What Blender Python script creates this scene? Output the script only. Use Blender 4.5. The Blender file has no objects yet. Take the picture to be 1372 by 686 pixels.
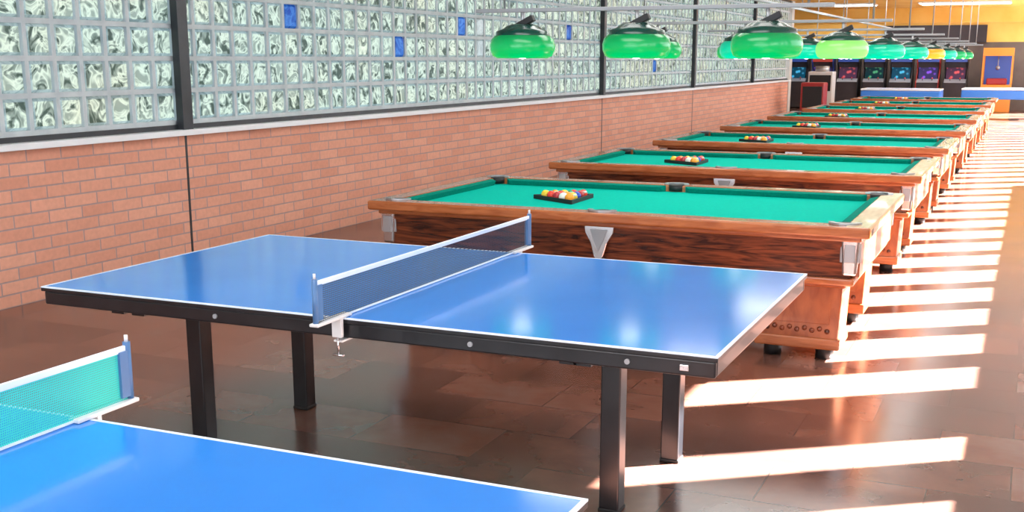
import bpy, bmesh, math, random
from mathutils import Vector, Matrix
random.seed(7)
sc=bpy.context.scene
sc.view_settings.view_transform='Standard'
sc.view_settings.look='None'
sc.view_settings.exposure=0.38

# ---------------------------------------------------------------- materials
def M(name,col,rough=.5,metal=0,emis=None,es=0,spec=.5,coat=0,alpha=1,trans=0):
    m=bpy.data.materials.new(name); m.use_nodes=True
    b=m.node_tree.nodes['Principled BSDF']
    b.inputs['Base Color'].default_value=(*col,1)
    b.inputs['Roughness'].default_value=rough
    b.inputs['Metallic'].default_value=metal
    b.inputs['Specular IOR Level'].default_value=spec
    b.inputs['Coat Weight'].default_value=coat
    b.inputs['Alpha'].default_value=alpha
    b.inputs['Transmission Weight'].default_value=trans
    if emis: 
        b.inputs['Emission Color'].default_value=(*emis,1); b.inputs['Emission Strength'].default_value=es
    return m
def N(m,t,**k):
    n=m.node_tree.nodes.new(t)
    for a,v in k.items():
        if a in n.inputs.keys(): n.inputs[a].default_value=v
        else: setattr(n,a,v)
    return n
def Lk(m,a,b): m.node_tree.links.new(a,b)
def ramp(m,stops,fac):
    r=N(m,'ShaderNodeValToRGB'); e=r.color_ramp.elements
    while len(e)<len(stops): e.new(.5)
    for i,(p,c) in enumerate(stops): e[i].position=p; e[i].color=(*c,1)
    Lk(m,fac,r.inputs[0]); return r
def P(m): return m.node_tree.nodes['Principled BSDF']
def mottled(name,c1,c2,scale=5,rough=.5,stretch=(1,1,1),detail=6,dist=0,bump=0,spec=.5,coat=0,lo=.35,hi=.65,metal=0):
    m=M(name,c1,rough,spec=spec,coat=coat,metal=metal)
    tc=N(m,'ShaderNodeTexCoord'); mp=N(m,'ShaderNodeMapping'); mp.inputs['Scale'].default_value=stretch
    Lk(m,tc.outputs['Object'],mp.inputs[0])
    n=N(m,'ShaderNodeTexNoise',Scale=scale,Detail=detail,Distortion=dist); Lk(m,mp.outputs[0],n.inputs['Vector'])
    r=ramp(m,[(lo,c1),(hi,c2)],n.outputs['Fac']); Lk(m,r.outputs[0],P(m).inputs['Base Color'])
    if bump:
        b=N(m,'ShaderNodeBump',Strength=bump,Distance=.01); Lk(m,n.outputs['Fac'],b.inputs['Height']); Lk(m,b.outputs[0],P(m).inputs['Normal'])
    return m

m_floor=M('floor_slate_tile',(.2,.12,.1),.22)
def mk_floor():
    m=m_floor; tc=N(m,'ShaderNodeTexCoord')
    br=N(m,'ShaderNodeTexBrick',offset=.5,offset_frequency=2)
    br.inputs['Scale'].default_value=1; br.inputs['Brick Width'].default_value=.6; br.inputs['Row Height'].default_value=.4
    br.inputs['Mortar Size'].default_value=.0035; br.inputs['Bias'].default_value=0
    br.inputs['Color1'].default_value=(0,0,0,1); br.inputs['Color2'].default_value=(1,1,1,1); br.inputs['Mortar'].default_value=(.1,.1,.1,1)
    Lk(m,tc.outputs['Object'],br.inputs['Vector'])
    n=N(m,'ShaderNodeTexNoise',Scale=2.6,Detail=6,Distortion=.2); n.inputs['Roughness'].default_value=.55
    Lk(m,tc.outputs['Object'],n.inputs['Vector'])
    mx=N(m,'ShaderNodeMix',data_type='FLOAT'); mx.inputs[0].default_value=.34
    Lk(m,n.outputs['Fac'],mx.inputs[2]); Lk(m,br.outputs['Color'],mx.inputs[3])
    r=ramp(m,[(.22,(.075,.040,.034)),(.42,(.125,.060,.045)),(.58,(.20,.085,.058)),(.78,(.22,.135,.108))],mx.outputs[0])
    mm=N(m,'ShaderNodeMix',data_type='RGBA'); Lk(m,br.outputs['Fac'],mm.inputs[0]); Lk(m,r.outputs[0],mm.inputs[6]); mm.inputs[7].default_value=(.06,.04,.035,1)
    Lk(m,mm.outputs[2],P(m).inputs['Base Color'])
    rr=N(m,'ShaderNodeMapRange'); rr.inputs['To Min'].default_value=.12; rr.inputs['To Max'].default_value=.26; Lk(m,n.outputs['Fac'],rr.inputs[0]); Lk(m,rr.outputs[0],P(m).inputs['Roughness'])
    b=N(m,'ShaderNodeBump',Strength=.4,Distance=.002,invert=True); Lk(m,br.outputs['Fac'],b.inputs['Height']); Lk(m,b.outputs[0],P(m).inputs['Normal'])
    P(m).inputs['Specular IOR Level'].default_value=.8
mk_floor()
m_brick=M('salmon_brick',(.6,.25,.17),.75,spec=.3)
def mk_brick():
    m=m_brick; tc=N(m,'ShaderNodeTexCoord'); sp=N(m,'ShaderNodeSeparateXYZ'); cb=N(m,'ShaderNodeCombineXYZ')
    Lk(m,tc.outputs['Object'],sp.inputs[0]); Lk(m,sp.outputs['Y'],cb.inputs['X']); Lk(m,sp.outputs['Z'],cb.inputs['Y'])
    br=N(m,'ShaderNodeTexBrick',offset=.5)
    for k,v in {'Scale':1,'Brick Width':.31,'Row Height':.0875,'Mortar Size':.006,'Mortar Smooth':.2,'Bias':0}.items(): br.inputs[k].default_value=v
    br.inputs['Color1'].default_value=(.72,.33,.225,1); br.inputs['Color2'].default_value=(.80,.40,.28,1); br.inputs['Mortar'].default_value=(.44,.31,.29,1)
    Lk(m,cb.outputs[0],br.inputs['Vector'])
    n=N(m,'ShaderNodeTexNoise',Scale=30,Detail=5); Lk(m,tc.outputs['Object'],n.inputs['Vector'])
    mx=N(m,'ShaderNodeMix',data_type='RGBA',blend_type='MULTIPLY'); mx.inputs[0].default_value=.35
    r=ramp(m,[(.3,(.8,.8,.8)),(.7,(1.1,1.05,1.05))],n.outputs['Fac'])
    Lk(m,br.outputs['Color'],mx.inputs[6]); Lk(m,r.outputs[0],mx.inputs[7]); Lk(m,mx.outputs[2],P(m).inputs['Base Color'])
    b=N(m,'ShaderNodeBump',Strength=.6,Distance=.006,invert=True); Lk(m,br.outputs['Fac'],b.inputs['Height']); Lk(m,b.outputs[0],P(m).inputs['Normal'])
mk_brick()
def mk_glass(name,dark,mid,light):
    m=bpy.data.materials.new(name); m.use_nodes=True; nt=m.node_tree
    out=nt.nodes['Material Output']; p=P(m)
    tc=N(m,'ShaderNodeTexCoord')
    n=N(m,'ShaderNodeTexNoise',Scale=8,Detail=2.5,Distortion=1.4); Lk(m,tc.outputs['Object'],n.inputs['Vector'])
    r=ramp(m,[(.36,dark),(.45,mid),(.52,light),(.64,mid)],n.outputs['Fac'])
    n2=N(m,'ShaderNodeTexNoise',Scale=.9,Detail=2); Lk(m,tc.outputs['Object'],n2.inputs['Vector'])
    r2=ramp(m,[(.4,(.85,.97,.95)),(.62,(1.0,.98,.86))],n2.outputs['Fac'])
    mu=N(m,'ShaderNodeMix',data_type='RGBA',blend_type='MULTIPLY'); mu.inputs[0].default_value=1; Lk(m,r.outputs[0],mu.inputs[6]); Lk(m,r2.outputs[0],mu.inputs[7])
    tr=N(m,'ShaderNodeBsdfTranslucent'); Lk(m,mu.outputs[2],tr.inputs['Color'])
    b=N(m,'ShaderNodeBump',Strength=.5,Distance=.02); Lk(m,n.outputs['Fac'],b.inputs['Height'])
    p.inputs['Roughness'].default_value=.08; Lk(m,r.outputs[0],p.inputs['Base Color']); Lk(m,b.outputs[0],p.inputs['Normal'])
    mx=N(m,'ShaderNodeMixShader'); mx.inputs[0].default_value=.2
    Lk(m,tr.outputs[0],mx.inputs[1]); Lk(m,p.outputs[0],mx.inputs[2]); Lk(m,mx.outputs[0],out.inputs[0]); return m
m_gb=mk_glass('glass_block',(.065,.085,.07),(.27,.30,.26),(.64,.67,.56))  # refracted swirls and highlights painted into the glass colour
m_gedge=mk_glass('glass_block_edge',(.27,.33,.34),(.37,.43,.44),(.48,.54,.55))
m_gblue=mk_glass('glass_block_blue',(.01,.05,.28),(.02,.10,.38),(.06,.18,.5))
m_gwhite=mk_glass('vent_block',(.35,.35,.35),(.4,.4,.4),(.5,.5,.5))
m_mortar=mottled('grey_block_joint',(.52,.58,.61),(.62,.68,.70),8,.6)
m_dark=mottled('dark_steel_frame',(.018,.02,.025),(.03,.033,.04),6,.4)
m_sill=mottled('white_sill',(.88,.91,.94),(.92,.94,.96),6,.35)
m_wood=mottled('rosewood',(.04,.010,.005),(.24,.055,.018),4,.25,stretch=(.8,5,7),detail=8,dist=1.6,coat=.3,lo=.38,hi=.66)
m_wood2=mottled('orange_wood_rail',(.33,.085,.022),(.46,.145,.045),5,.25,stretch=(1,6,6),coat=.3,dist=1)
m_wood3=mottled('leg_wood',(.25,.06,.017),(.41,.12,.038),6,.3,stretch=(2,2,.7),coat=.3,dist=1)
m_sunrail=mottled('sunlit_end_rail',(.58,.36,.15),(.7,.48,.22),6,.25,stretch=(6,1,6),coat=.3)  # sunlight on the right end put into the wood colour
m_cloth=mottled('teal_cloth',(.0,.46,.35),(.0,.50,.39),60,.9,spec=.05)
m_cush_shade=mottled('shaded_teal_cushion',(.0,.20,.15),(.0,.24,.18),60,.9,spec=.05)  # cloth teal darkened: shade on cushion sides put into the colour
m_chrome=M('chrome',(.8,.8,.83),.22,1)
m_black=M('black_rubber_and_pocket_hole',(.012,.012,.013),.5)
m_blackgloss=mottled('black_painted_steel',(.008,.008,.01),(.014,.014,.017),10,.28,coat=.2)
m_blue=mottled('blue_table_top',(.018,.21,.70),(.020,.225,.74),3,.115,spec=.8)
m_white=M('white_line',(.75,.85,.95),.25)
m_netpost=M('blue_net_post',(.07,.17,.36),.35)
m_grey=M('grey_metal',(.42,.44,.46),.35,.7)
m_lgrey=M('light_grey_paint',(.7,.7,.7),.4)
m_mgrey=M('mid_grey_paint',(.30,.32,.34),.4)
def mk_net(name,c,scale,duty):
    m=M(name,c,.7); tc=N(m,'ShaderNodeTexCoord'); sp=N(m,'ShaderNodeSeparateXYZ'); Lk(m,tc.outputs['Object'],sp.inputs[0])
    ms=[]
    for ax in 'YZ':
        a=N(m,'ShaderNodeMath',operation='MULTIPLY'); a.inputs[1].default_value=scale; Lk(m,sp.outputs[ax],a.inputs[0])
        f=N(m,'ShaderNodeMath',operation='FRACT'); Lk(m,a.outputs[0],f.inputs[0])
        g=N(m,'ShaderNodeMath',operation='LESS_THAN'); g.inputs[1].default_value=duty; Lk(m,f.outputs[0],g.inputs[0]); ms.append(g)
    o=N(m,'ShaderNodeMath',operation='MAXIMUM'); Lk(m,ms[0].outputs[0],o.inputs[0]); Lk(m,ms[1].outputs[0],o.inputs[1])
    Lk(m,o.outputs[0],P(m).inputs['Alpha']); return m
m_net=mk_net('dark_blue_netting',(.018,.03,.055),140,.36)
m_net2=mk_net('teal_netting',(.03,.60,.52),170,.6)

# ---------------------------------------------------------------- mesh builder
class B:
    def __init__(s): s.bm=bmesh.new(); s.m=[]
    def mi(s,m):
        if m not in s.m: s.m.append(m)
        return s.m.index(m)
    def _merge(s,t,mat,mtx=None,smooth=False):
        if mtx is not None: bmesh.ops.transform(t,matrix=mtx,verts=t.verts)
        i=s.mi(mat)
        for f in t.faces: f.material_index=i; f.smooth=smooth
        me=bpy.data.meshes.new('tmp'); t.to_mesh(me); t.free(); s.bm.from_mesh(me); bpy.data.meshes.remove(me)
    def box(s,x0,x1,y0,y1,z0,z1,mat,bev=0,mtx=None,taper=None):
        t=bmesh.new(); bmesh.ops.create_cube(t,size=1)
        for v in t.verts:
            k=1
            if taper and v.co.z<0: v.co.x*=taper[0]; v.co.y*=taper[1]
            v.co=Vector(((x0+x1)/2+v.co.x*(x1-x0),(y0+y1)/2+v.co.y*(y1-y0),(z0+z1)/2+v.co.z*(z1-z0)))
        if bev: bmesh.ops.bevel(t,geom=t.edges[:],offset=bev,segments=2,affect='EDGES',profile=.5)
        s._merge(t,mat,mtx)
    def cyl(s,p0,p1,r,mat,seg=20,r2=None,smooth=True):
        p0=Vector(p0);p1=Vector(p1);d=p1-p0
        t=bmesh.new(); bmesh.ops.create_cone(t,cap_ends=True,segments=seg,radius1=r,radius2=r if r2 is None else r2,depth=d.length)
        q=Vector((0,0,1)).rotation_difference(d.normalized()).to_matrix().to_4x4()
        i=s.mi(mat)
        bmesh.ops.transform(t,matrix=Matrix.Translation((p0+p1)/2)@q,verts=t.verts)
        for f in t.faces: f.material_index=i; f.smooth=len(f.verts)==4 and smooth
        me=bpy.data.meshes.new('tmp'); t.to_mesh(me); t.free(); s.bm.from_mesh(me); bpy.data.meshes.remove(me)
    def sph(s,c,r,mat,seg=16):
        t=bmesh.new(); bmesh.ops.create_uvsphere(t,u_segments=seg,v_segments=seg//2+2,radius=r); s._merge(t,mat,Matrix.Translation(c),True)
    def prism(s,pts,vec,mat,bev=0):
        t=bmesh.new(); vs=[t.verts.new(p) for p in pts]; f=t.faces.new(vs)
        r=bmesh.ops.extrude_face_region(t,geom=[f]); 
        bmesh.ops.translate(t,vec=vec,verts=[g for g in r['geom'] if isinstance(g,bmesh.types.BMVert)])
        bmesh.ops.recalc_face_normals(t,faces=t.faces)
        if bev: bmesh.ops.bevel(t,geom=t.edges[:],offset=bev,segments=1,affect='EDGES')
        s._merge(t,mat)
    def lathe(s,prof,c,mat,seg=40):
        t=bmesh.new(); rings=[]
        for r,z in prof: rings.append([t.verts.new((c[0]+r*math.cos(2*math.pi*k/seg),c[1]+r*math.sin(2*math.pi*k/seg),c[2]+z)) for k in range(seg)])
        for a,b in zip(rings,rings[1:]):
            for k in range(seg): t.faces.new((a[k],a[(k+1)%seg],b[(k+1)%seg],b[k]))
        s._merge(t,mat,None,True)
    def quad(s,pts,mat):
        f=s.bm.faces.new([s.bm.verts.new(p) for p in pts]); f.material_index=s.mi(mat)
    def mesh(s,name):
        me=bpy.data.meshes.new(name); s.bm.normal_update(); s.bm.to_mesh(me); s.bm.free()
        for m in s.m: me.materials.append(m)
        return me
    def obj(s,name,loc=(0,0,0)): return put(s.mesh(name),name,loc)
def put(me,name,loc=(0,0,0),rz=0):
    o=bpy.data.objects.new(name,me); o.location=loc; o.rotation_euler=(0,0,rz); sc.collection.objects.link(o); return o

# ---------------------------------------------------------------- room
XW=-2.657; XR=5.0; YB=-6.0; YE=38.5; YL=29.3; H=3.2; ZS=1.05
b=B(); b.box(-8,XR+.2,YB-.2,YE+.2,-.1,0,m_floor); b.obj('floor')
m_ceil=mottled('ceiling_paint',(.50,.47,.44),(.56,.53,.49),2,.8)
m_yel=mottled('yellow_wall_paint',(.80,.43,.07),(.88,.53,.12),1.5,.6)
b=B(); b.box(-8,XR+.2,YB-.2,26,H,H+.1,m_ceil); b.box(-8,XR+.2,26,YE+.2,H,H+.1,m_yel); b.obj('ceiling')
b=B(); b.box(XW-.25,XW,YB,YL,0,ZS,m_brick)
for y in (4.12,14.07,19.44): b.box(XW-.01,XW+.003,y-.012,y+.012,0,ZS,m_dark)
b.obj('wall_left')
b=B(); b.box(XW-.25,XW+.075,YB,YL,ZS,ZS+.045,m_sill,.005); b.obj('trim_1')
# glass block window
z0=ZS+.10; p=.25; rows=8; J=.018
b=B()
b.box(XW-.14,XW-.02,YB,YL,ZS+.045,z0-J,m_dark)
b.box(XW-.14,XW-.02,YB,YL,z0+rows*p,H,m_dark)
ys=YB+.1; ncol=int((YL-ys)/p)
blue={(7.71,1.66),(5.84,2.11),(9.1,2.15),(12.6,2.1),(17,1.6),(10.3,2.5)}; vent={(9.75,1.7),(9.75,1.95)}
def cell(y,z): return (int((y-ys)/p),int((z-z0)/p))
bl={cell(*q) for q in blue}; ve={cell(*q) for q in vent}
for i in range(ncol):
    for j in range(rows):
        m=m_gblue if (i,j) in bl else m_gwhite if (i,j) in ve else m_gb
        a=ys+i*p+J; c=a+p-2*J; d=z0+j*p+J; e=d+p-2*J; g=.022
        xo=XW-.08; xi=XW-.05
        o=[(xo,a,d),(xo,c,d),(xo,c,e),(xo,a,e)]; n=[(xi,a+g,d+g),(xi,c-g,d+g),(xi,c-g,e-g),(xi,a+g,e-g)]
        b.quad(n,m)
        me_=m if m is not m_gb else m_gedge
        for k in range(4): b.quad([o[k],o[(k+1)%4],n[(k+1)%4],n[k]],me_)
for i in range(ncol+1):
    y=ys+i*p; b.box(XW-.12,XW-.045,y-J,y+J,z0,z0+rows*p,m_mortar)
for j in range(rows+1):
    z=z0+j*p; b.box(XW-.12,XW-.043,YB,YL,z-J,z+J,m_mortar)
b.obj('window_1')
b=B()
for y,w in ((4.12,.12),(14.07,.1),(19.44,.1),(24.8,.1)): b.box(XW-.03,XW+.04,y-w/2,y+w/2,ZS+.045,H,m_dark,.004)
b.obj('trim_2')
# end column of left wall + recess
m_pale=mottled('pale_wall_paint',(.5,.5,.48),(.6,.6,.57),2,.7)
m_opening_cab=mottled('dark_opening_and_cabinet',(.03,.025,.03),(.05,.04,.045),2,.7)
m_warm=mottled('warm_grey_wall_paint',(.12,.09,.08),(.15,.12,.10),2,.7)
b=B(); b.box(XW-.25,XW+.02,YL,YL+.35,0,H,m_pale); b.obj('wall_left_end_column')
b=B(); b.box(-8,-7.8,YL,YE,0,H,m_warm); b.box(-8,XW-.25,YL,YL+.2,0,H,m_warm); b.obj('wall_recess')
b=B(); b.box(-8,XR,YE,YE+.2,0,2.2,m_warm); b.box(-8,XR,YE,YE+.2,2.2,H,m_yel)
b.obj('wall_far')
b=B(); b.box(-8,XR,YE-3,YE-2.7,2.75,H,m_yel); b.box(-1.2,2.0,YE-.15,YE,2.2,2.75,m_opening_cab); b.obj('trim_3')  # dark slab: shade of an opening put into its colour
# right wall with tall slot windows
m_rw=mottled('right_wall_paint',(.66,.63,.57),(.74,.71,.65),2,.8)
sh=(XR-3.4)*.94/1.3; e=math.radians(40); zlo=math.tan(e)*(XR-3.4)/.81; zhi=math.tan(e)*(XR-2.05)/.81
op=[(-4.6,-4.1),(-3.8,-3.3),(-3,-2.5),(-2.2,-1.7),(-1.4,-.9),(-.6,-.1),(.68,1.14),(1.62,1.97),(2.80,3.28)]
y=3.58
while y+.55<YE-2: op.append((y,y+.55)); y+=.8
YS=14.5; zl2=1.0
b=B(); b.box(XR,XR+.04,YB,YS,0,zlo,m_rw); b.box(XR,XR+.04,YS,YE,0,zl2,m_rw); b.box(XR,XR+.04,YB,YE,zhi,H,m_rw)
pv=YB
for a,c in op+[(YE-sh,YE-sh)]:
    A_=a+sh
    if pv<YS<A_: b.box(XR,XR+.04,pv,YS,zlo,zhi,m_rw); b.box(XR,XR+.04,YS,A_,zl2,zhi,m_rw)
    else: b.box(XR,XR+.04,pv,A_,zlo if A_<=YS else zl2,zhi,m_rw)
    pv=c+sh
b.obj('wall_right')
# unseen wall behind camera, wide opening added to let sky light in
b=B(); b.box(XW,XR,YB-.15,YB,0,.9,m_rw); b.box(XW,XR,YB-.15,YB,2.9,H,m_rw)
for x in (XW,-.2,2.2,XR-.15): b.box(x,x+.15,YB-.15,YB,.9,2.9,m_rw)
b.obj('wall_back')

# ---------------------------------------------------------------- ping pong tables
def pingpong(net):
    L,W,Z=2.74,1.525,.76; b=B()
    b.box(0,L,0,W,Z-.018,Z-.004,m_blackgloss,.002); b.box(.001,L-.001,.001,W-.001,Z-.005,Z,m_blue)
    w=.011; e=.0008
    b.box(.0,L,.0,w,Z-.004,Z+e,m_white); b.box(0,L,W-w,W,Z-.004,Z+e,m_white); b.box(0,w,w,W-w,Z-.004,Z+e,m_white); b.box(L-w,L,w,W-w,Z-.004,Z+e,m_white)
    # frame apron
    t=.03; za=Z-.072
    for a in ((.008,L-.008,.008,t),(.008,L-.008,W-t,W-.008),(.008,t,t,W-t),(L-t,L-.008,t,W-t)): b.box(*a,za,Z-.0185,m_blackgloss,.006)
    for x in (L/2-.02,L/2+.02): b.box(x-.012,x+.012,t,W-t,za+.004,Z-.019,m_blackgloss)
    for y in (.5,1.12): b.box(t,L-t,y-.02,y+.02,za+.004,Z-.019,m_blackgloss)
    for pr in (((.36,.5),(.46,1.12)),((2.24,.5),(2.29,1.12))):
        for x,y in pr:
            b.box(x-.03,x+.03,t,W-t,za-.012,Z-.019,m_blackgloss)
            b.box(x-.038,x+.038,y-.038,y+.038,.012,Z-.07,m_blackgloss,.005)
            b.box(x-.041,x+.041,y-.041,y+.041,0,.015,m_black,.004)
    for x in (.85,1.9,2.45): b.cyl((x,.009,Z-.045),(x,.001,Z-.045),.009,m_mgrey,12)
    b.box(L-.12,L-.09,.0,.009,Z-.055,Z-.035,m_chrome,.002)
    # net
    x=L/2+.028; h=.1525; o=.1525
    b.quad([(x,-o+.01,Z+.006),(x,W+o-.01,Z+.006),(x,W+o-.01,Z+h-.008),(x,-o+.01,Z+h-.008)],net)
    b.box(x-.004,x+.004,-o,W+o,Z+h-.014,Z+h+.004,m_white,.002)
    b.box(x-.003,x+.003,-o,W+o,Z+.003,Z+.009,m_white)
    for s in (-1,1):
        yy=-o if s<0 else W+o
        b.cyl((x,yy,Z-.0),(x,yy,Z+h+.012),.010,m_netpost,14)
        b.cyl((x,yy,Z+h+.012),(x,yy,Z+h+.03),.005,m_lgrey,10)
        y1,y2=(yy-.015,.05) if s<0 else (W-.05,yy+.015)
        b.box(x-.018,x+.018,y1,y2,Z+.001,Z+.012,m_lgrey,.003)
        yc=-.02 if s<0 else W+.02
        b.box(x-.02,x+.02,yc-.008,yc+.008,Z-.065,Z+.006,m_lgrey,.003)
        y1,y2=(yc,.06) if s<0 else (W-.06,yc)
        b.box(x-.018,x+.018,y1,y2,Z-.083,Z-.075,m_lgrey,.002)
        b.cyl((x,yc,Z-.065),(x,yc,Z-.13),.004,m_chrome,10); b.cyl((x-.022,yc,Z-.13),(x+.022,yc,Z-.13),.004,m_chrome,8)
        b.box(x-.008,x+.008,min(yy,yy-s*.035),max(yy,yy-s*.035),Z+.02,Z+h-.01,m_netpost)
    return b.mesh('ping_pong_table')
put(pingpong(m_net),'ping_pong_table')
put(pingpong(m_net2),'ping_pong_table.001',(.04,-2.766,0))

# ---------------------------------------------------------------- pool table
def pool():
    L,W,Z=3.03,1.77,.785; r=.14; b=B(); zc=Z-.045
    b.box(0,L,0,r,Z-.058,Z,m_wood2,.012); b.box(0,L,W-r,W,Z-.058,Z,m_wood2,.012)
    b.box(0,r,r-.01,W-r+.01,Z-.058,Z-.001,m_wood2,.012); b.box(L-r,L,.012,W-.012,Z-.057,Z+.001,m_sunrail,.012)
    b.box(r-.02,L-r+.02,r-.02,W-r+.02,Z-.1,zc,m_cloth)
    c=.05; g=.085
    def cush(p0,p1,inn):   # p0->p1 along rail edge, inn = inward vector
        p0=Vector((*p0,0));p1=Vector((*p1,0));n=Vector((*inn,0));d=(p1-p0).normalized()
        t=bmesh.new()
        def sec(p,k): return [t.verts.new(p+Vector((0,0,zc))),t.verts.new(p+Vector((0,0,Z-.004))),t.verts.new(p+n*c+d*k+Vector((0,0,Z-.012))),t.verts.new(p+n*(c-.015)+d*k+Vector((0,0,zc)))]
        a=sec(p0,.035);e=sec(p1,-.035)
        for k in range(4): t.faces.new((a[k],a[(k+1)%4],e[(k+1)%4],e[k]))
        t.faces.new(a[::-1]);t.faces.new(e); bmesh.ops.recalc_face_normals(t,faces=t.faces); b._merge(t,m_cush_shade)
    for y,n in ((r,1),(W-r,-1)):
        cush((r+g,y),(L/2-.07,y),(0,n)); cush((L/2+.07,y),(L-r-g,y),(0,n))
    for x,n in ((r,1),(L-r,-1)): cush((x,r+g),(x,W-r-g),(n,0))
    for x in (r+.01,L/2,L-r-.01):
        for y in (r+(.0 if x!=L/2 else -.025),W-r+(.0 if x!=L/2 else .025)):
            b.cyl((x,y,Z-.04),(x,y,Z+.0025),.055,m_black,24)  # solid black disc, darkness of the pocket hole put into its colour
            s=1 if y<W/2 else -1
            # bracket
            pts=[]
            for k in range(13):
                a=math.pi*(k/12); pts.append((x+.088*math.cos(a),y-s*.075*math.sin(a),Z+.001))
            inn=[(x+.056*math.cos(math.pi*k/12),y-s*.048*math.sin(math.pi*k/12),Z+.001) for k in range(12,-1,-1)]
            b.prism(pts+inn,(0,0,.010),m_grey)
    # apron (tapered)
    i=.07
    b.box(i,L-i,i,W-i,.49,Z-.057,m_wood,.004,taper=(.975,.96))
    b.box(i-.02,L-i+.02,i-.02,W-i+.02,Z-.085,Z-.055,m_wood2,.008)
    b.box(i+.01,L-i-.01,i+.01,W-i-.01,.455,.495,m_wood2,.01)
    b.box(L-i-.03,L-i+.008,i+.08,W-i-.08,.495,Z-.085,m_wood3,.004)  # lighter panel on right end only, sunlit look put into its colour
    # ornaments
    zt=Z-.07
    for s in (0,1):
        Y=i+.004 if s==0 else W-i-.004; v=(0,-.016,0) if s==0 else (0,.016,0)
        def orn(cx,w):
            pr=[(-w,0),(w,0),(w*.95,-.05),(w*.55,-.11),(w*.3,-.19),(0,-.215),(-w*.3,-.19),(-w*.55,-.11),(-w*.95,-.05)]
            b.prism([(cx+a,Y-v[1]*z*3,zt+z) for a,z in pr],v,m_chrome,.003)
            pr=[(-w*.6,-.03),(w*.6,-.03),(w*.3,-.10),(0,-.16),(-w*.3,-.10)]
            b.prism([(cx+a,Y-v[1]*z*3+v[1],zt+z) for a,z in pr],(0,v[1]*.4,0),m_mgrey,.002)
        orn(L/2,.09)
        for cx in (i+.03,L-i-.03):
            x0=i-.012 if cx<L/2 else L-i-.085; 
            y0=i-.012 if s==0 else W-i-.085
            b.box(x0,x0+.097,y0,y0+.097,zt-.20,zt+.005,m_chrome,.012,taper=(.75,.75))
            b.box(x0+.02,x0+.077,y0-.004,y0+.101,zt-.13,zt-.03,m_grey,.004); b.box(x0-.004,x0+.101,y0+.02,y0+.077,zt-.13,zt-.03,m_grey,.004)
    # legs
    for x0,x1 in ((.15,.62),(L-.62,L-.15)):
        for y0,y1 in ((.20,.54),(W-.54,W-.20)):
            b.box(x0,x1,y0,y1,.07,.46,m_wood3,.008,taper=(.94,.94))
            b.box(x0-.015,x1+.015,y0-.015,y1+.015,.42,.46,m_wood2,.008)
            b.box(x0+.0,x1-.0,y0-.002,y1+.002,.065,.13,m_wood2,.01)
            for yy in (y0+.008,y1-.008):
                s=-1 if yy<(y0+y1)/2 else 1
                b.box(x0+.06,x1-.06,min(yy,yy+s*.006),max(yy,yy+s*.006),.21,.38,m_wood3,.003)
                for k in range(9):
                    xx=x0+.07+k*(x1-x0-.14)/8; b.sph((xx,yy+s*.001,.17+.012*(k%2)),.015,m_wood,10)
            for xx in (x0+.09,x1-.09): b.cyl((xx,(y0+y1)/2-.08,0),(xx,(y0+y1)/2-.08,.08),.05,m_black,16)
    return b.mesh('pool_table')
pm=pool()
PX,PY,PP,NT=-.193,2.822,2.9865,8
bc=[(.9,.65,.05),(.03,.08,.5),(.8,.05,.03),(.25,.04,.35),(.9,.35,.03),(.02,.3,.12),(.45,.03,.04),(.02,.02,.02),(.85,.85,.78)]
bm_=[M('ball_colour_%d'%i,c,.12) for i,c in enumerate(bc)]
def rack():
    b=B(); r=.031; k=0; order=[0,2,4,6,2,0,8,4,5,2,4,0,1,6,2]
    for i in range(5):
        for j in range(i+1):
            c=((i-2.6)*r*1.74,(j-i/2)*2*r,r); m=bm_[order[k]]; k+=1
            b.sph(c,r,m,16)
            if k%3==0: b.lathe([(r*.72,.7*r),(r*.98,.3*r),(r*.80,.62*r)],c,bm_[8],14)
    x0=-2.6*r*1.74-.085; x1=1.4*r*1.74+.042; w=.20
    P_=[Vector((x0,0,0)),Vector((x1,-w,0)),Vector((x1,w,0))]
    for a,c in ((0,1),(1,2),(2,0)):
        d=P_[c]-P_[a]; n=Vector((-d.y,d.x,0)).normalized()*.005
        b.prism([P_[a]-n,P_[c]-n,P_[c]+n,P_[a]+n],(0,0,.028),m_black,.002)
    return b.mesh('billiard_ball_rack')
rm=rack()
for i in range(NT):
    s='' if i==0 else '.%03d'%i
    put(pm,'pool_table'+s,(PX,PY+i*PP,0))
    put(rm,'billiard_ball_rack'+s,(.80+(.05*math.sin(i*3)),PY+i*PP+.86,.7405),0)

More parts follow.
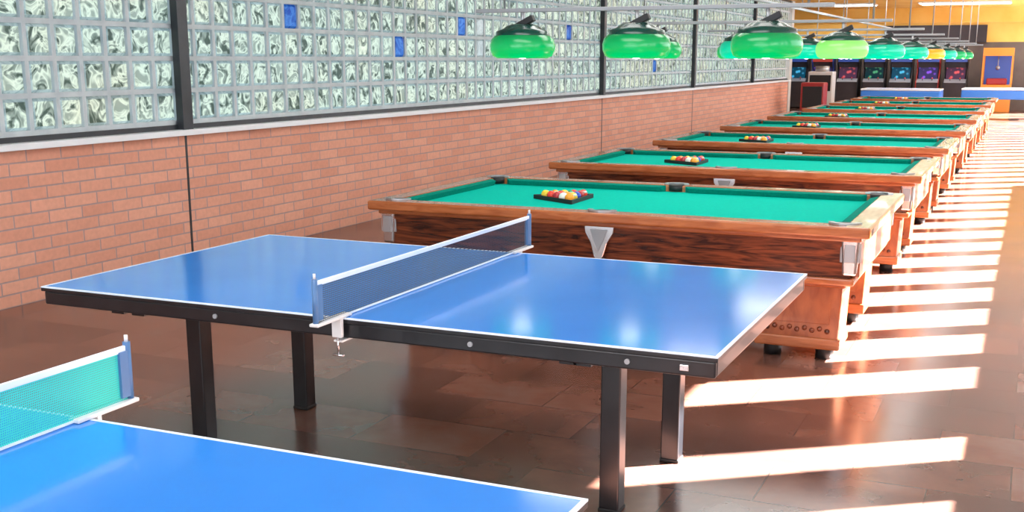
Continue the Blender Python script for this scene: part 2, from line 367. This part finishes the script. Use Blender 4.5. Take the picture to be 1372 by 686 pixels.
# ---------------------------------------------------------------- pendant lamps
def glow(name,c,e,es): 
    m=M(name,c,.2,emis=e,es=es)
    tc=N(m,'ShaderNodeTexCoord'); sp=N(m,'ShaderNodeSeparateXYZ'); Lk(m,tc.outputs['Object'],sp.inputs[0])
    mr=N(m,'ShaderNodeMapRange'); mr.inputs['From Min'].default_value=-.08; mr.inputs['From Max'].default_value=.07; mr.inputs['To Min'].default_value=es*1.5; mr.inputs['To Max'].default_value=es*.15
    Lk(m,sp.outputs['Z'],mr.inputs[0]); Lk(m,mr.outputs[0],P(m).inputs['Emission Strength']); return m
m_capg=M('dark_green_cap',(.0,.05,.035),.25,coat=.3)
m_bulb=M('lamp_bulb',(1,1,1),.5,emis=(1,.95,.8),es=5)
def lamp(gl,nm):
    b=B()
    prof=[(.135,-.082),(.165,-.085),(.195,-.07),(.211,-.035),(.213,.0),(.203,.035),(.18,.058),(.14,.072)]
    b.lathe(prof,(0,0,0),gl)
    b.lathe([(.135,-.082),(.125,-.05),(.12,.05)],(0,0,0),m_white)
    cap=[(.178,.058),(.172,.085),(.13,.10),(.105,.118),(.07,.13),(.0,.135)]
    b.lathe(cap,(0,0,0),m_capg)
    b.lathe([(.0,-.02),(.05,-.025),(.07,-.055),(.05,-.08),(.0,-.09)],(0,0,0),m_bulb,20)
    b.cyl((0,0,.0),(0,0,.15),.022,m_black,14)
    q=Matrix.Translation((-.03,0,.118))@Matrix.Rotation(math.radians(-26),4,'Y')
    b.box(-.15,.12,-.025,.025,-.02,.02,m_black,.005,mtx=q)
    b.cyl((.0,0,.12),(.0,0,.2045),.012,m_grey,12)
    return b.mesh(nm)
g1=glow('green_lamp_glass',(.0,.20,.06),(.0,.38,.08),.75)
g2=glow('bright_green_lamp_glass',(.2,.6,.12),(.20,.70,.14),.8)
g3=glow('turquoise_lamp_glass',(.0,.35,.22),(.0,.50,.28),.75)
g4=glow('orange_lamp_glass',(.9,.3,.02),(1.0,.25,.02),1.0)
lm=[lamp(g,'pendant_lamp') for g in (g1,g2,g3,g4)]
LX=(.478,1.254,2.065); LZ=1.735; RZ=LZ+.205
k=0
for i in range(NT):
    yc=PY+i*PP+.887
    b=B(); b.box(.15,2.45,-.015,.015,RZ,RZ+.025,m_mgrey,.004)
    for x in (.35,2.3): b.cyl((x,0,RZ+.02),(x,0,H),.008,m_grey,8)
    b.obj('lamp_rail'+('' if i==0 else '.%03d'%i),(0,yc,0))
    for j,x in enumerate(LX):
        t=0
        if i==1 and j==2: t=1
        elif i in (2,3) and j>0 or (i==5): t=2
        elif i==1 and j==1: t=2
        elif i==4 and j==2: t=3
        put(lm[t],'pendant_lamp'+('' if k==0 else '.%03d'%k),(x,yc,LZ)); k+=1
# longitudinal ceiling conduit
x,z=.38,2.35
b=B(); b.cyl((x,2,z),(x,27,z),.02,m_mgrey,12)
for y in range(2,28,4): b.cyl((x,y+.1,z),(x,y+.1,H),.008,m_grey,8)
b.obj('ceiling_conduit')
# glowing fill panels added below the ceiling to brighten the room
m_fillpanel=M('fill_panel_glow',(.9,.9,.9),.5,emis=(1,.97,.94),es=4)
b=B(); b.box(-1.2,1.2,-.6,.6,0,.04,m_lgrey,.004); b.box(-1.17,1.17,-.57,.57,-.006,.002,m_fillpanel); pmn=b.mesh('added_fill_panel')
k=0
for x,y in [(1.3,q) for q in (-4,-1,2,5,8.2,12,16,20,24,28)]+[(-2,32),(1.6,32),(-3,37),(0,37),(3,37)]:
    put(pmn,'added_fill_panel'+('' if k==0 else '.%03d'%k),(x,y,H-.04)); k+=1

# ---------------------------------------------------------------- far end: arcade machines etc
def arcade(body,scr,marq,nm='arcade_machine'):
    b=B(); w=.36
    side=[(0,0),(.75,0),(.78,.9),(.62,1.0),(.45,1.35),(.62,1.55),(.6,1.78),(.05,1.78),(0,1.5)]
    for x in (-w,w-.03): b.prism([(x,-y,z) for y,z in side],(.03,0,0),body)
    b.box(-w+.03,w-.03,-.74,0,.05,.9,m_opening_cab); b.box(-w+.03,w-.03,-.42,0,.9,1.78,m_opening_cab)
    b.prism([(-w+.03,-.76,.9),(-w+.03,-.6,1.0),(w-.03,-.6,1.0),(w-.03,-.76,.9)],(0,0,.02),m_grey)
    b.prism([(-w+.07,-.60,1.02),(w-.07,-.60,1.02),(w-.07,-.45,1.38),(-w+.07,-.45,1.38)],(0,-.01,0),scr)
    b.box(-w+.03,w-.03,-.6,-.4,1.56,1.76,marq)
    for x in (-.15,.15): b.cyl((x,-.68,.93),(x,-.68,1.03),.01,m_black,8); b.sph((x,-.68,1.04),.022,bm_[2],8)
    return b.mesh(nm)
E=lambda n,c,s=1.2:M(n,c,.3,emis=c,es=s)
def screen(n,c1,c2,s):
    m=M(n,c1,.2,emis=c1,es=s); tc=N(m,'ShaderNodeTexCoord'); v=N(m,'ShaderNodeTexVoronoi',Scale=7); Lk(m,tc.outputs['Object'],v.inputs['Vector'])
    r=ramp(m,[(.15,c1),(.45,c2)],v.outputs['Distance']); Lk(m,r.outputs[0],P(m).inputs['Emission Color']); Lk(m,r.outputs[0],P(m).inputs['Base Color']); return m
scr=[screen('screen_purple',(.15,.06,.6),(.02,.02,.08),.7),screen('screen_cyan',(.04,.35,.6),(.0,.04,.08),.7),screen('screen_green',(.05,.3,.15),(.0,.02,.03),.6),screen('screen_red',(.5,.08,.1),(.04,.02,.05),.6)]
mar=[E('marquee_blue',(.03,.06,.25),.5),E('marquee_red',(.3,.04,.03),.5),E('marquee_white',(.6,.6,.65),.5)]
bod=[M('arcade_black',(.02,.02,.025),.4),M('arcade_blue',(.02,.05,.3),.4),M('arcade_red',(.35,.02,.02),.4)]
k=0
for i,x in enumerate([-3.9,-3.05,-2.2,-1.35,-.5,.35,1.2]):
    put(arcade(bod[i%3 if i%2 else 0],scr[(i*3+1)%4],mar[0 if i!=1 else 1]),'arcade_machine'+('' if k==0 else '.%03d'%k),(x,YE-.6,0)); k+=1
m_or=M('orange_cabinet',(.85,.3,.03),.4)
# prize crane machine
b=B(); b.box(-.45,.45,-.45,.45,0,.85,m_or,.01)
for x in (-.45,.40):
    for y in (-.45,.40): b.box(x,x+.05,y,y+.05,.85,1.75,m_or)
b.box(-.45,.45,-.45,.45,1.75,2.0,m_or,.01); b.box(-.4,.4,.38,.42,.85,1.75,mar[0]); b.box(-.3,.3,-.3,.3,.85,1.05,bod[2],.03)
b.cyl((0,0,1.4),(0,0,1.75),.015,m_grey,8); b.sph((0,0,1.38),.07,m_grey,10); b.obj('claw_crane_machine',(2.45,YE-1.2,0))
# air hockey tables
def hockey(nm,loc,m1,m2):
    b=B(); b.box(-1.05,1.05,-.6,.6,.55,.8,m1,.03); b.box(-.97,.97,-.52,.52,.8,.81,m2); 
    for s in (-1,1):
        b.box(-1.05,1.05,s*.58-.03,s*.58+.03,.8,.85,m_white,.01); b.box(s*1.02-.03,s*1.02+.03,-.6,.6,.8,.85,m_white,.01)
        for x in (-.8,.8): b.box(x-.1,x+.1,s*.4-.1,s*.4+.1,0,.56,m1,.02)
    b.obj(nm,loc)
m_hb=M('blue_laminate',(.04,.22,.75),.3)
hockey('air_hockey_table',(2.75,32.5,0),m_hb,m_white); hockey('air_hockey_table.001',(.2,31.0,0),m_hb,m_hb)
b=B(); b.box(-.35,.35,-.3,.3,0,1.3,m_lgrey,.02); b.box(-.3,.3,-.31,-.29,.75,1.2,m_black); b.cyl((0,0,1.3),(0,0,1.45),.2,m_grey,16); b.obj('change_machine',(-2.1,31.5,0))
b=B(); b.box(-.3,.3,-.3,.3,0,1.05,bod[2],.03); b.box(-.25,.25,-.31,-.28,.4,.95,m_black,.01); b.obj('litter_bin',(-1.75,28.2,0))

# ---------------------------------------------------------------- light
w=bpy.data.worlds.new('World'); sc.world=w; w.use_nodes=True
bg=w.node_tree.nodes['Background']; bg.inputs[0].default_value=(.84,.92,1,1); bg.inputs[1].default_value=4.6
sun=bpy.data.lights.new('sun','SUN'); sun.energy=125; sun.angle=.012; sun.color=(1,.98,.97)
so=bpy.data.objects.new('sun',sun); sc.collection.objects.link(so)
d=Vector((-1.3,-.94,-1.604*math.tan(math.radians(40)))); so.rotation_euler=d.to_track_quat('-Z','Y').to_euler(); so.location=(12,8,12)

# ---------------------------------------------------------------- camera
cam=bpy.data.cameras.new('camera'); co=bpy.data.objects.new('camera',cam); sc.collection.objects.link(co); sc.camera=co
yaw,pit=.4191,-.2205
dv=Vector((-math.sin(yaw)*math.cos(pit),math.cos(yaw)*math.cos(pit),math.sin(pit))); r=Vector((math.cos(yaw),math.sin(yaw),0)); u=r.cross(dv)
mt=Matrix((r,u,-dv)).transposed().to_4x4(); mt.translation=(3.5407,-3.3344,1.643); co.matrix_world=mt
cam.sensor_width=36; cam.lens=1537.66*36/1372; cam.shift_y=81.2/1372; cam.clip_start=.05; cam.clip_end=200
